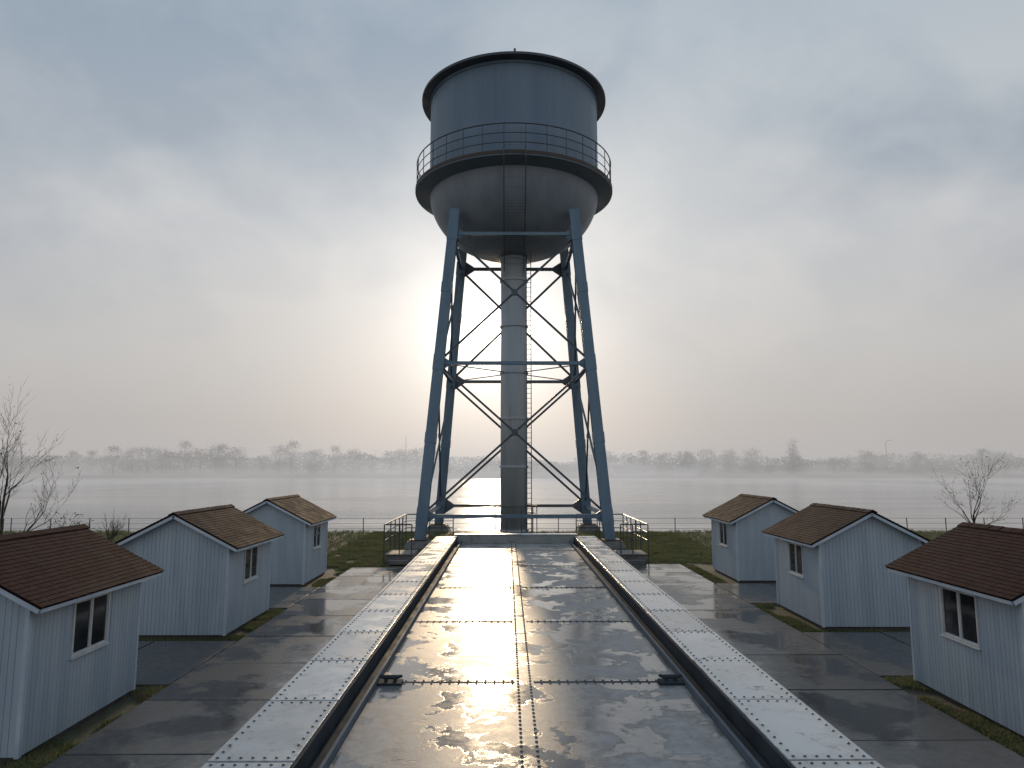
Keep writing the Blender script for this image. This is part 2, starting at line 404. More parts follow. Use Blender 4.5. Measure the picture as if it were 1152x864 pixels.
for (x0,x1,a,b_) in ((-13,-7.2,10.35,10.8),(-13,-7.2,14.0,14.35),(-13,-7.2,17.95,18.3),(-13,-7.2,21.5,21.85),(8.3,14,10.85,11.3),(8.3,14,14.5,14.85),(8.3,14,18.75,19.0),(8.3,14,22.3,22.55)): patch(x0,x1,a,b_,900,.06,3,-.3)
for _ in range(260):
    s_=random.choice((-1,1)); x=random.choice((-6.80,-4.20)) if s_<0 else random.choice((4.90,7.80)); y=random.uniform(8,30)
    for _k in range(4): blades(x+random.gauss(0,.02),y+random.gauss(0,.08),.05,2)
patch(-9,-5.3,30.6,47,14000,.11,4,-.5); patch(5.9,11,31.6,47,14000,.11,4,-.5)
patch(-45,-9,28,47.5,18000,.17,4,-.45); patch(11,48,28,47.5,18000,.17,4,-.45); patch(-5,6,36.1,47,7000,.12,4,-.4)
tag(g.build('grass',M['grass']),'rough olive grass around the cabins and along the bank','grass',kind='stuff')

# ------------------------------------------------------------------ steel deck
XD=.26; Y0=-4.0; Y1=22.2; ZT=2.2; ZF=2.0
deck=thing('steel_deck','long wet riveted steel deck with pale flanges running to the tower','steel deck',(XD,0,0))
FI=1.87; FX=1.735
for s in (-1,1):
    fl=MB(); rv=MB()
    a,b_=(FI,2.52)
    y=Y0; L=1.35; xa,xb=(a,b_) if s>0 else (-b_,-a)
    while y<Y1-.01:
        ye=min(y+L,Y1); dz=random.uniform(-.003,.003); tl=random.uniform(-.002,.002)
        x0_,x1__,ya_,yb_=xa,xb,y+.013,ye-.013
        fl.hexa([(x0_,ya_,ZT-.03),(x1__,ya_,ZT-.03),(x1__,yb_,ZT-.03),(x0_,yb_,ZT-.03),(x0_,ya_,ZT+dz+tl),(x1__,ya_,ZT+dz+tl),(x1__,yb_,ZT+dz-tl),(x0_,yb_,ZT+dz-tl)],random.uniform(.76,1.12))
        if y>0:
            k=xa+.055
            while k<xb-.02:
                rv.rivet(k,y+.06,ZT+dz+tl-.001,.015,.011); rv.rivet(k,ye-.06,ZT+dz-tl-.001,.015,.011); k+=.09
            yy=y+.17
            while yy<ye-.13:
                rv.rivet(xa+.055,yy,ZT+dz-.001,.015,.011); rv.rivet(xb-.05,yy,ZT+dz-.001,.015,.011); yy+=.13
        y+=L
    f_=fl.build('flange',M['flange'],deck,bevel=.004,tint=True); rv.build('rivet_row',M['rivet'],f_,smooth=True)
    web=MB(); xo=s*2.42
    web.box(xa+.01,xb-.01,Y0,Y1,ZT-.045,ZT-.0305)
    web.box(min(xo,xo-s*.05),max(xo,xo-s*.05),Y0,Y1,.25,ZT-.048)
    yy=Y0+.5
    while yy<Y1:
        web.box(min(xo+s*.003,xo+s*.09),max(xo+s*.003,xo+s*.09),yy,yy+.03,.3,ZT-.050); yy+=1.5
    web.box(min(xo-s*.12,xo+s*.1),max(xo-s*.12,xo+s*.1),Y0,Y1,.19,.247)
    web.build('girder_web',M['rust'],deck)
    ir=MB()
    x1_,x2_=s*(FI-.003),s*FX
    ir.box(min(x1_,x1_-s*.025),max(x1_,x1_-s*.025),Y0,Y1-.2,ZF-.02,ZT-.012)
    ir.box(min(x1_-s*.028,x2_),max(x1_-s*.028,x2_),Y0,Y1-.2,ZF-.02,ZF+.02)
    ir.build('gutter',M['darksteel'],deck,bevel=.004)
    ir=MB(); ir.box(min(x2_-s*.002,x2_-s*.035),max(x2_-s*.002,x2_-s*.035),Y0,Y1-.2,ZF-.02,ZF+.075)
    ir.build('edge_rail',M['gutter'],deck,bevel=.006)
ysj=[-4,-1,2,5,8,11,14,17,20,22.02]
FW=FX-.040
for j in range(len(ysj)-1):
    for (xa,xb) in ((-FW,-.075),(-.071,FW)):
        p=MB(); ya,yb=ysj[j]+.004,ysj[j+1]-.004; dz=random.uniform(-.002,.002); nx,ny=6,8
        vs=[];fs=[]
        for jj in range(ny+1):
            for ii in range(nx+1):
                x=xa+(xb-xa)*ii/nx; y=ya+(yb-ya)*jj/ny
                hz=0 if ii in(0,nx) or jj in (0,ny) else .001*mnoise.noise(Vector((x*1.2,y*1.2,j)))
                vs.append((x,y,ZF+dz+hz))
        for jj in range(ny):
            for ii in range(nx):
                q=jj*(nx+1)+ii; fs.append((q,q+1,q+nx+2,q+nx+1))
        p.add(vs,fs)
        po=p.build('floor_plate',M['floor'],deck,smooth=True)
        if yb>3:
            r=MB(); x=xa+.09
            while x<xb-.06:
                if j>0: r.rivet(x,ya+.05,ZF+dz-.001,.015,.011)
                r.rivet(x,yb-.05,ZF+dz-.001,.015,.011); x+=.10
            r.build('rivet_row',M['rivet'],po,smooth=True)
cs=MB(); cs.box(-.175,.03,Y0,22.0,ZF+.004,ZF+.012)
so=cs.build('seam_strip',M['floor'],deck)
r=MB(); y=2.0
while y<21.9:
    r.rivet(-.14,y,ZF+.011,.016,.012); r.rivet(-.005,y,ZF+.011,.016,.012); y+=.10
r.build('rivet_row',M['rivet'],so,smooth=True)
for yj in ysj[1:-1]:
    for xa,xb in ((-FW+.01,-.18),(.035,FW-.01)):
        c_=MB(); c_.box(xa,xb,yj-.010,yj+.010,ZF+.003,ZF+.007)
        c_.build('lap_joint',M['darksteel'],deck)
e_=MB(); e_.box(-FI+.003,FI-.003,Y1-.19,Y1+.12,ZF-.05,ZT+.045); e_.build('end_beam',M['endbeam'],deck,bevel=.01)
e_=MB(); e_.box(-1.95,1.95,Y1-.22,Y1+.16,ZT+.048,ZT+.078); e_.build('end_cap',M['flange'],deck,bevel=.006,tint=True)
u=MB(); u.box(-2.3,2.3,Y0,Y1,ZF-.12,ZF-.06)
yy=Y0+1
while yy<Y1: u.box(-2.36,2.36,yy,yy+.15,.3,ZF-.125); yy+=3
u.build('underframe',M['rust'],deck)
yy=Y0+1
while yy<Y1:
    for s in (-1,1):
        q=MB(); q.box(s*2.4-.3,s*2.4+.3,yy-.3,yy+.3,-.05,.185); q.build('support_block',M['concrete'],deck,bevel=.02)
    yy+=4.2
for s in (-1,1):
    q=MB(); x=s*1.56
    q.box(x-.13,x+.13,7.87,8.03,ZF+.004,ZF+.03)
    q.tube([(x-.05,7.95,ZF+.02),(x-.05,7.95,ZF+.07)],.022,8); q.tube([(x+.05,7.95,ZF+.02),(x+.05,7.95,ZF+.07)],.022,8)
    q.tube([(x-.13,7.95,ZF+.085),(x-.07,7.95,ZF+.072),(x+.07,7.95,ZF+.072),(x+.13,7.95,ZF+.085)],[.014,.024,.024,.014],8)
    q.build('cleat',M['darksteel'],deck,smooth=False)

# ------------------------------------------------------------------ water tower
TX,TY=.40,43.1
tw=thing('water_tower','tall blue-grey steel water tower with round tank, balcony and crossed bracing','water tower',(TX,TY,0))
ZB=22.1; ZC=28.2
b=MB(); b.lathe([(5.5,ZB-.2),(5.5,ZC)],128)
tank=b.build('tank',M['tank'],tw,smooth=True)
b=MB()
for k in range(18):
    a=2*PI*(k+.5)/18; x,y=5.5*math.cos(a),5.5*math.sin(a); t_=(-math.sin(a)*.012,math.cos(a)*.012); o_=(math.cos(a)*.005,math.sin(a)*.005)
    b.hexa([(x-t_[0],y-t_[1],ZB),(x-t_[0]+o_[0],y-t_[1]+o_[1],ZB),(x+t_[0]+o_[0],y+t_[1]+o_[1],ZB),(x+t_[0],y+t_[1],ZB),
            (x-t_[0],y-t_[1],ZC),(x-t_[0]+o_[0],y-t_[1]+o_[1],ZC),(x+t_[0]+o_[0],y+t_[1]+o_[1],ZC),(x+t_[0],y+t_[1],ZC)])
b.build('panel_seam',M['tank'],tank)
b=MB(); b.lathe([(5.45,ZC-.02),(6.0,ZC+.0),(6.08,ZC+.0),(6.08,ZC+.15),(5.95,ZC+.20),(3,ZC+.95),(.01,ZC+1.3)],96)
rf=b.build('tank_roof',M['ring'],tw,smooth=False)
b=MB(); b.lathe([(5.52,ZC-.20),(5.56,ZC-.20),(5.56,ZC-.03),(5.52,ZC-.03)],96); b.build('roof_band',M['tank'],rf)
b=MB(); b.tube([(0,0,ZC+1.2),(0,0,ZC+2.0)],.16,12); b.lathe([(.01,ZC+2.3),(.3,ZC+2.15),(.38,ZC+2.0),(.01,ZC+2.0)],16); b.build('roof_vent',M['rust'],rf)
b=MB(); b.tube([(0,-5.9,ZC+.17),(0,-5.9,ZC+.42)],.06,8); b.build('roof_lamp',M['rust'],rf)
# bowl
BD=4.2
def br(t): return 5.5*math.cos(t)**.88
def bz(t): return ZB-.05-BD*math.sin(t)
b=MB(); pr=[]
for i in range(41):
    t=PI/2*i/40; pr.append((max(br(t),.02),bz(t)))
b.lathe(pr,128); bowl=b.build('tank_bowl',M['bowl'],tw,smooth=True)
b=MB()
for k in range(14):
    a=2*PI*(k+.5)/14; pts=[]
    for i in range(0,39):
        t=PI/2*i/40; r_=br(t)-.008; pts.append((r_*math.cos(a),r_*math.sin(a),bz(t)+.004))
    b.tube(pts,.012,5)
b.build('bowl_seam',M['bowl'],bowl)
# balcony
b=MB(); b.lathe([(5.51,ZB-.10),(6.38,ZB-.10),(6.38,ZB-.02),(5.51,ZB-.02)],96,closed=True); bal=b.build('balcony',M['skirt'],tw)
b=MB(); b.lathe([(6.385,ZB+.08),(6.42,ZB+.08),(6.42,ZB-.12),(6.385,ZB-.12)],128,closed=True); b.build('balcony_rim',M['rust'],bal)
b=MB(); b.lathe([(6.40,ZB-.125),(6.40,ZB-.20),(5.45,ZB-.42),(5.42,ZB-.36),(6.36,ZB-.17),(6.36,ZB-.125)],128,closed=True)
b.build('balcony_skirt',M['skirt'],bal)
b=MB()
NP=32; RH=1.72
for k in range(NP):
    a=2*PI*(k+.5)/NP; b.tube([(6.33*math.cos(a),6.33*math.sin(a),ZB-.05),(6.33*math.cos(a),6.33*math.sin(a),ZB+RH)],.026,6)
for h_,r_ in ((RH,.038),(RH*.67,.026),(RH*.34,.026)):
    b.tube([(6.33*math.cos(2*PI*k/96),6.33*math.sin(2*PI*k/96),ZB+h_) for k in range(96)],r_,6,closed=True)
b.build('balcony_railing',M['ring'],bal)
# legs
def lp(sx,sy,zz):
    f_=zz/20.4; hlf=5.2+(3.50-5.2)*f_; return Vector((sx*hlf,sy*hlf,zz))
ZS=[1.7,10.3,18.2]
for sx in (-1,1):
    for sy in (-1,1):
        b=MB(); p,q=lp(sx,sy,.3),lp(sx,sy,19.7)
        b.bar(p,q,.58,.05,0,.26); b.bar(p,q,.58,.05,0,-.26); b.bar(p,q,.05,.47,0,0)
        b.bar(p,q,.05,.47,.22,0); b.bar(p,q,.05,.47,-.22,0)
        lg=b.build('leg',M['steel_blue'],tw)
        for zz in ZS+[6.0,14.8]:
            c_=MB(); h_=.45 if zz in ZS else .3
            c_.bar(lp(sx,sy,zz-h_),lp(sx,sy,zz+h_),.63,.60)
            c_.build('splice_plate',M['steel_blue'],lg,bevel=.01)
        c_=MB(); base=lp(sx,sy,0)
        c_.box(base.x-.5,base.x+.5,base.y-.5,base.y+.5,.42,.48); c_.build('base_plate',M['rust'],lg)
        c_=MB(); bx,by=base.x,base.y
        c_.hexa([(bx-.85,by-.85,-.1),(bx+.85,by-.85,-.1),(bx+.85,by+.85,-.1),(bx-.85,by+.85,-.1),(bx-.6,by-.6,.415),(bx+.6,by-.6,.415),(bx+.6,by+.6,.415),(bx-.6,by+.6,.415)])
        c_.build('footing',M['concrete'],tw,bevel=.03)
def face(n):
    return [((-1,1),(1,1)),((-1,-1),(-1,1)),((1,-1),(1,1)),((-1,-1),(1,-1))][n]
for fi in range(4):
    A,B_=face(fi)
    for zi,zz in enumerate(ZS):
        b=MB(); p,q=lp(*A,zz),lp(*B_,zz)
        b.bar(p,q,.04,.20,.08,0); b.bar(p,q,.04,.20,-.08,0); b.bar(p,q,.14,.04,0,0)
        b.build('strut',M['brace'] if fi in (0,) else M['steel_blue'],tw)
    for zi in range(2):
        z0,z1=ZS[zi]+.1,ZS[zi+1]-.1
        wd={0:.14,1:.10,2:.10,3:.12}[fi]
        ofs=.05
        for (U,V,sg) in ((A,B_,1),(B_,A,-1)):
            b=MB(); p,q=lp(*U,z0),lp(*V,z1)
            if fi in (0,3):
                p=p+Vector((0,sg*ofs,0)); q=q+Vector((0,sg*ofs,0))
            else:
                p=p+Vector((sg*ofs,0,0)); q=q+Vector((sg*ofs,0,0))
            b.bar(p,q,.04,wd); b.bar(p,q,.08,.03,sg*.05,wd*.4)
            b.build('cross_brace',M['brace'],tw)
        a0,a1=lp(*A,z0),lp(*B_,z1); c0,c1=lp(*B_,z0),lp(*A,z1)
        W0=(a0-c0).length; W1=(a1-c1).length; f_=W0/(W0+W1); ctr=a0+(a1-a0)*f_
        b=MB(); h_=.19 if fi in (0,3) else .14
        if fi in (0,3): b.box(ctr.x-h_,ctr.x+h_,ctr.y-.09,ctr.y+.09,ctr.z-h_,ctr.z+h_)
        else: b.box(ctr.x-.09,ctr.x+.09,ctr.y-h_,ctr.y+h_,ctr.z-h_,ctr.z+h_)
        b.build('gusset_plate',M['brace'],tw,bevel=.04)
for sy in (-1,1):
    for zz in ZS:
        for sx in (-1,1):
            p=lp(sx,sy,zz); b=MB(); k=.75 if sy>0 else .5
            b.hexa([(p.x-sx*.2,p.y-.05,p.z-k*.8),(p.x-sx*1.2*k,p.y-.05,p.z-.14),(p.x-sx*1.2*k,p.y+.05,p.z-.14),(p.x-sx*.2,p.y+.05,p.z-k*.8),
              (p.x-sx*.2,p.y-.05,p.z+k*.8),(p.x-sx*1.2*k,p.y-.05,p.z+.14),(p.x-sx*1.2*k,p.y+.05,p.z+.14),(p.x-sx*.2,p.y+.05,p.z+k*.8)])
            b.build('gusset_plate',M['brace'] if sy>0 else M['steel_blue'],tw)
# riser
b=MB(); b.tube([(0,0,.0),(0,0,ZB-BD+.02)],.84,48); col=b.build('riser_pipe',M['column'],tw,smooth=True)
for zz in (.5,4.4,7.4,10.3,13.3,16.3,17.7):
    b=MB(); b.lathe([(.842,zz-.06),(.91,zz-.06),(.91,zz+.06),(.842,zz+.06)],40,closed=True)
    b.build('pipe_collar',M['column'],col)
for k in range(10):
    a=2*PI*k/10; b=MB(); b.tube([(1.42*math.cos(a),1.42*math.sin(a),-.05),(1.42*math.cos(a),1.42*math.sin(a),2.0)],.03,6); b.build('riser_railing_post',M['railsteel'],tw)
for h_ in (1.5,2.0):
    b=MB(); b.tube([(1.42*math.cos(2*PI*k/32),1.42*math.sin(2*PI*k/32),h_) for k in range(32)],.03,6,closed=True); b.build('riser_railing_bar',M['railsteel'],tw)
b=MB(); LX=(.80,1.08)
for x in LX: b.bar((x,-.48,.0),(x,-.48,17.9),.05,.07)
zz=.6
while zz<17.7: b.tube([(LX[0],-.48,zz),(LX[1],-.48,zz)],.018,6); zz+=.31
for zz in (1.4,4.4,7.4,10.3,13.3,16.3): b.bar((.55,-.45,zz),(.82,-.48,zz),.05,.06)
b.build('riser_ladder',M['ring'],tw)
for sx,sy in ((-1,-1),(1,-1),(-1,1),(1,1)):
    b=MB(); b.tube([Vector((sx*.6,sy*.6,10.3)),lp(sx,sy,10.3)],.035,6); b.build('tie_rod',M['brace'],tw)
b=MB()
pathp=[(-6.52,ZB+.3),(-6.52,ZB-.4),(-6.20,ZB-.85)]
for i in range(13,41):
    t=PI/2*i/40; pathp.append((-(br(t)+.40),bz(t)-.30*math.sin(t)))
pathp=[p for p in pathp if p[0]<-1.0]+[(-1.0,ZB-4.9),(-1.0,ZB-5.4)]
for sx in (-1,1): b.tube([(sx*.62,y,z_) for y,z_ in pathp],.038,6)
for i in range(len(pathp)-1):
    L_=math.hypot(pathp[i][0]-pathp[i+1][0],pathp[i][1]-pathp[i+1][1])
    for f_ in ((0,) if L_<.6 else (0,.33,.66)):
        y=pathp[i][0]*(1-f_)+pathp[i+1][0]*f_; z_=pathp[i][1]*(1-f_)+pathp[i+1][1]*f_
        b.tube([(-.62,y,z_),(.62,y,z_)],.008,5)
b.build('bowl_ladder',M['ring'],tw)

# ------------------------------------------------------------------ railings & landings
def landing(s,label):
    t=thing('railed_landing',label,'landing',(TX+s*5.3,32.4,0))
    b=MB(); b.box(-.6,.6,-.8,.7,.05,.42); b.build('landing_base',M['concrete'],t,bevel=.02)
    b=MB(); b.box(-.65,.65,-.86,.76,.423,.47); b.build('landing_slab',M['concrete'],t,bevel=.02)
    b=MB(); b.box(-.45,.45,-1.2,-.87,.05,.24); b.build('step',M['concrete'],t,bevel=.02)
    xo=s*.7; xi=-s*.55
    path=[(xi,-.75),(xo,-.75),(xo,1.0),(xo,3.6),(xo,6.0),(xo-s*1.3,6.0),(xo-s*2.6,6.0)]
    b=MB()
    for hh,rr in ((1.78,.03),(1.42,.02),(1.06,.02)):
        pts=[(x,y,hh) for x,y in path]
        out=[]
        for i,p in enumerate(pts):
            if 0<i<len(pts)-1:
                a=Vector(pts[i-1]);c=Vector(pts[i+1]);p_=Vector(p); d1=(a-p_).normalized()*.2; d2=(c-p_).normalized()*.2
                if abs(d1.normalized().dot(d2.normalized()))<.5: out+= [p_+d1,p_+d1*.3+d2*.3,p_+d2]; continue
            out.append(Vector(p))
        b.tube(out,rr,7)
    b.build('handrail',M['railsteel'],t)
    for i,(x,y) in enumerate(path+[(0,-.75),(xo,2.3),(xo,4.8)]):
        b=MB(); b.tube([(x,y,0),(x,y,1.78)],.028,7); b.build('railing_post',M['railsteel'],t)
    return t
landing(-1,'concrete landing with curved steel handrail left of the tower base')
landing(1,'concrete landing with curved steel handrail right of the tower base')

# ------------------------------------------------------------------ cabins
HW,HL,ZE,ZR=1.4,1.6,2.40,3.12
def topz(x): return ZR-(ZR-ZE)*abs(x)/HW
cab=thing('cabin','x','cabin',(0,0,0),0,'white board cabins beside the steel deck')
b=MB(); WY0,WY1,WZ0,WZ1=-.48,.48,1.27,2.12
def fbox(m,x0,x1,y0,y1,z0,z1): m.box(min(x0,x1),max(x0,x1),min(y0,y1),max(y0,y1),z0,z1)
GD=.009
for (y0,y1,z0,z1) in ((-HL+.03,WY0,.12,ZE),(WY1,HL-.03,.12,ZE),(WY0,WY1,.12,WZ0),(WY0,WY1,WZ1,ZE)): b.box(HW-.06,HW-GD,y0,y1,z0,z1)
b.box(-HW+GD,-HW+.06,-HL+.03,HL-.03,.12,ZE)
for sy in (-1,1):
    y=sy*(HL-GD); y2=sy*(HL-.06)
    pts=[(-HW+.02,.12),(HW-.02,.12),(HW-.02,ZE),(0,ZR),(-HW+.02,ZE)]
    b.add([(x,y,z_) for x,z_ in pts]+[(x,y2,z_) for x,z_ in pts],[(0,1,2,3,4) if sy<0 else (4,3,2,1,0),(9,8,7,6,5) if sy<0 else (5,6,7,8,9)])
BW=.10
n=int((2*HL-.12)/BW); bw=(2*HL-.12)/n
for i in range(n):
    y0=-HL+.06+i*bw+.004; y1=y0+bw-.008
    for sx in (-1,1):
        segs=[(.10,ZE)]
        if sx==1 and y1>WY0-.04 and y0<WY1+.04: segs=[(.10,WZ0-.03),(WZ1+.03,ZE)]
        for z0,z1 in segs: fbox(b,sx*(HW-.02),sx*HW,y0,y1,z0,z1)
n=int((2*HW-.12)/BW); bw=(2*HW-.12)/n
for i in range(n):
    x0=-HW+.06+i*bw+.004; x1=x0+bw-.008
    for sy in (-1,1):
        ya,yb=sorted((sy*(HL-.02),sy*HL))
        za,zb=topz(x0),topz(x1)
        b.hexa([(x0,ya,.10),(x1,ya,.10),(x1,yb,.10),(x0,yb,.10),(x0,ya,za),(x1,ya,zb),(x1,yb,zb),(x0,yb,za)])
b.build('wall',M['siding'],cab)
for sx in (-1,1):
    for sy in (-1,1):
        b=MB(); fbox(b,sx*(HW-.06),sx*(HW+.010),sy*(HL-.06),sy*(HL+.010),.08,ZE-.01); b.build('corner_board',M['trim'],cab,bevel=.004)
b=MB(); b.box(-HW+.05,HW-.05,-HL+.05,HL-.05,-.05,.12); b.build('plinth',M['plinth'],cab)
OH=.30; OG=.22; T_=.04
sl=(ZR-ZE)/HW; Ls=math.hypot(HW+OH,(HW+OH)*sl); ang=math.atan(sl)
b=MB()
for sx in (-1,1):
    def P(d,y,hh,sx=sx):
        return (sx*(d*math.cos(ang)+hh*math.sin(ang)),y,ZR+.03-d*math.sin(ang)+hh*math.cos(ang))
    q=[P(0,-HL-OG,-.0),P(Ls,-HL-OG,0),P(Ls,HL+OG,0),P(0,HL+OG,0),P(0,-HL-OG,T_),P(Ls,-HL-OG,T_),P(Ls,HL+OG,T_),P(0,HL+OG,T_)]
    b.hexa(q,.5)
    rows=18; ex=Ls/rows; tw_=.11
    for r_ in range(rows):
        d1=Ls-r_*ex+.015; d0=max(d1-ex-.015,0)
        y=-HL-OG-.02+(0 if r_%2 else -tw_/2)
        while y<HL+OG+.02:
            ya=max(y+.0015,-HL-OG-.02); yb=min(y+tw_-.0015,HL+OG+.02)
            if yb-ya>.02:
                j1=random.uniform(-.005,.005); jl=random.uniform(0,.003); t=random.choice([.82,.9,.96,1.0,1.06,1.16])*random.uniform(.93,1.07)
                b.hexa([P(d0,ya,T_+.001),P(d1+j1,ya,T_+.005),P(d1+j1,yb,T_+.005),P(d0,yb,T_+.001),P(d0,ya,T_+.005),P(d1+j1,ya,T_+.013+jl),P(d1+j1,yb,T_+.013+jl),P(d0,yb,T_+.005)],t)
            y+=tw_
roof=b.build('roof',M['tile'],cab,tint=True)
b=MB(); y=-HL-OG-.02
while y<HL+OG:
    ye=min(y+.3,HL+OG+.03); h0=random.uniform(0,.005)
    for sx in (-1,1):
        a=[(0,ZR+.108+h0),(sx*.13,ZR+.04+h0),(sx*.13,ZR+.02+h0),(0,ZR+.08+h0)]
        b.add([(x,y,z_) for x,z_ in a]+[(x,ye+.02,z_+.008) for x,z_ in a],[(0,1,2,3),(7,6,5,4),(0,4,5,1),(1,5,6,2)],random.uniform(.8,1.15))
    y+=.3
b.build('ridge_cap',M['tile'],roof,tint=True)
for sy in (-1,1):
    ya,yb=sorted((sy*(HL+OG-.03),sy*(HL+OG-.002)))
    for sx in (-1,1):
        b=MB()
        def Q(d,hh,y): return (sx*(d*math.cos(ang)+hh*math.sin(ang)),y,ZR+.03-d*math.sin(ang)+hh*math.cos(ang))
        b.hexa([Q(-.0,-.075,ya),Q(Ls-.01,-.075,ya),Q(Ls-.01,-.075,yb),Q(-.0,-.075,yb),Q(-.0,-.003,ya),Q(Ls-.01,-.003,ya),Q(Ls-.01,-.003,yb),Q(0,-.003,yb)])
        b.build('bargeboard',M['trim'],roof)
for sx in (-1,1):
    b=MB(); x=sx*Ls*math.cos(ang); ze=ZR+.03-Ls*math.sin(ang)
    fbox(b,x-sx*.03,x-sx*.004,-HL-OG+.035,HL+OG-.035,ze-.06,ze+.0)
    b.build('fascia',M['trim'],roof)
b=MB(); xf0,xf1=HW-.05,HW+.022; fw=.04
b.box(xf0,xf1,WY0-fw,WY0,WZ0-fw,WZ1+fw); b.box(xf0,xf1,WY1,WY1+fw,WZ0-fw,WZ1+fw)
b.box(xf0,xf1,WY0,WY1,WZ1,WZ1+fw); b.box(xf0,xf1,WY0,WY1,WZ0-fw,WZ0)
win=b.build('window',M['cream'],cab,bevel=.004)
b=MB(); b.box(HW-.03,HW+.012,-.018,.018,WZ0,WZ1)
for (a,c_) in ((WY0,-.018),(.018,WY1)):
    b.box(HW-.03,HW+.002,a,a+.022,WZ0,WZ1); b.box(HW-.03,HW+.002,c_-.022,c_,WZ0,WZ1); b.box(HW-.03,HW+.002,a+.022,c_-.022,WZ0,WZ0+.022); b.box(HW-.03,HW+.002,a+.022,c_-.022,WZ1-.022,WZ1)
b.build('casement_frame',M['cream'],win)
for (a,c_) in ((WY0,-.018),(.018,WY1)):
    b=MB(); b.box(HW-.022,HW-.014,a+.02,c_-.02,WZ0+.02,WZ1-.02); b.build('pane',M['glass'],win)
b=MB(); b.box(HW-.01,HW+.05,WY0-fw-.02,WY1+fw+.02,WZ0-fw-.026,WZ0-fw-.003); b.build('sill',M['cream'],win,bevel=.005)
spots=[(-8.68,12.4,0,'nearest cabin on the left, dark window and maroon shingle roof'),
       (-8.66,19.85,0,'middle cabin of the left row, its gable end facing the camera'),
       (-8.92,27.5,0,'farthest cabin on the left, small, next to the grass by the river'),
       (9.70,12.9,PI,'nearest cabin on the right, maroon roof, cut by the right edge of the picture'),
       (9.95,20.65,PI,'middle cabin of the right row with pale gable and brown roof'),
       (10.17,28.2,PI,'farthest cabin on the right, small, beside the river bank')]
allc=[cab]+[copy_tree(cab) for _ in spots[1:]]
for i,(x,y,rz,lb) in enumerate(spots):
    c_=allc[i]
    c_.location=(x,y,0); c_.rotation_euler=(0,0,rz+R(random.uniform(-.6,.6))); c_['label']=lb
    if i in (0,3):
        for ch in c_.children_recursive:
            if ch.name.startswith(('roof','ridge_cap')):
                ch.material_slots[0].link='OBJECT'; ch.material_slots[0].material=M['tile_dark']

# ------------------------------------------------------------------ fence
fn=thing('wire_fence','low thin wire fence with posts along the river bank','fence',(0,46.4,0))
x=-46
while x<52:
    b=MB(); b.tube([(x,0,-.1),(x+random.uniform(-.02,.02),random.uniform(-.02,.02),1.0)],.030,6); b.build('fence_post',M['railsteel'],fn); x+=2.6
for h_ in (.3,.63,.96):
    b=MB(); b.tube([(-46,0,h_),(52,0,h_)],.009,4); b.build('fence_wire',M['railsteel'],fn)

# ------------------------------------------------------------------ bare trees
def bare_tree(name,label,loc,H,seed,levels=5,spread=1.0,r0=.13,leaves=0,lean=(0,0),stems=1,cat='tree',dense=1.0,tip=.006):
    rnd=random.Random(seed)
    t=thing(name,label,cat,loc)
    tr=MB(); cr_=MB(); tips=[]
    def grow(p,d,L,r,lv,m):
        n=4; pts=[p.copy()]; rr=[r]
        for i in range(n):
            d=(d+Vector((rnd.gauss(0,.10),rnd.gauss(0,.10),rnd.gauss(.04,.06)))).normalized()
            p=p+d*L/n; pts.append(p.copy()); rr.append(r*(1-.42*(i+1)/n) if lv>0 else r*(1-.7*(i+1)/n))
        m.tube(pts,rr,7 if lv>=levels-1 else (5 if lv>1 else 3),caps=False)
        if lv==0: tips.append(pts[-1]); return
        k=rnd.choice([3,4] if dense>=1 else [3,3,2]) if lv<levels else 6
        for j in range(k):
            i=rnd.choice([1,2,3,4]) if lv<levels else [4,2,3,3,4,1][j]
            if j==0: i=4
            az=rnd.uniform(0,2*PI); el=rnd.uniform(.35,.85)*spread if j else .15
            side=Vector((math.cos(az),math.sin(az),0)); side=(side-d*side.dot(d)).normalized()
            nd=(d*math.cos(el)+side*math.sin(el)).normalized()
            grow(pts[i],nd,L*(rnd.uniform(.72,.85) if j==0 else rnd.uniform(.5,.78)),max(rr[i]*rnd.uniform(.45,.68),tip),lv-1,cr_)
    for s_ in range(stems):
        d=Vector((lean[0]+rnd.gauss(0,.25 if stems>1 else .02),lean[1]+rnd.gauss(0,.2 if stems>1 else .02),1)).normalized()
        grow(Vector((rnd.gauss(0,.1) if stems>1 else 0,0,-.1)),d,H*.30,r0,levels,tr)
    tr.build('trunk',M['bark'],t,smooth=True); c=cr_.build('crown',M['bark'],t)
    if leaves:
        lf=MB()
        for _ in range(leaves):
            p=rnd.choice(tips)+Vector((rnd.gauss(0,.06),rnd.gauss(0,.06),rnd.gauss(0,.06))); s_=rnd.uniform(.03,.06)
            a=Vector((rnd.gauss(0,1),rnd.gauss(0,1),rnd.gauss(0,1))).normalized()*s_; c2_=Vector((rnd.gauss(0,1),rnd.gauss(0,1),rnd.gauss(0,1))).normalized()*s_
            lf.add([p,p+a,p+a+c2_,p+c2_],[(0,1,2,3)])
        lf.build('leaves',M['dryleaf'],c)
    return t
bare_tree('bare_tree','tall leafless tree at the left edge behind the nearest cabin',(-20.3,28,0),8.1,11,6,.90,.14,100,(.0,0),dense=.5,tip=.005)
bare_tree('bare_tree','small leafless tree on the bank behind the right cabins',(27.0,40,0),5.8,14,5,.95,.09,200,(-.02,0),dense=.5,tip=.006)
bare_tree('bare_bush','low leafless bush on the bank behind the left cabins',(-22.9,40,0),2.5,8,3,.8,.03,0,(0,0),4,'bush')
bare_tree('leafy_bush','small bush with dry leaves under the tall bare tree',(-19.0,30,0),3.0,23,3,.8,.04,900,(0,0),4,'bush')

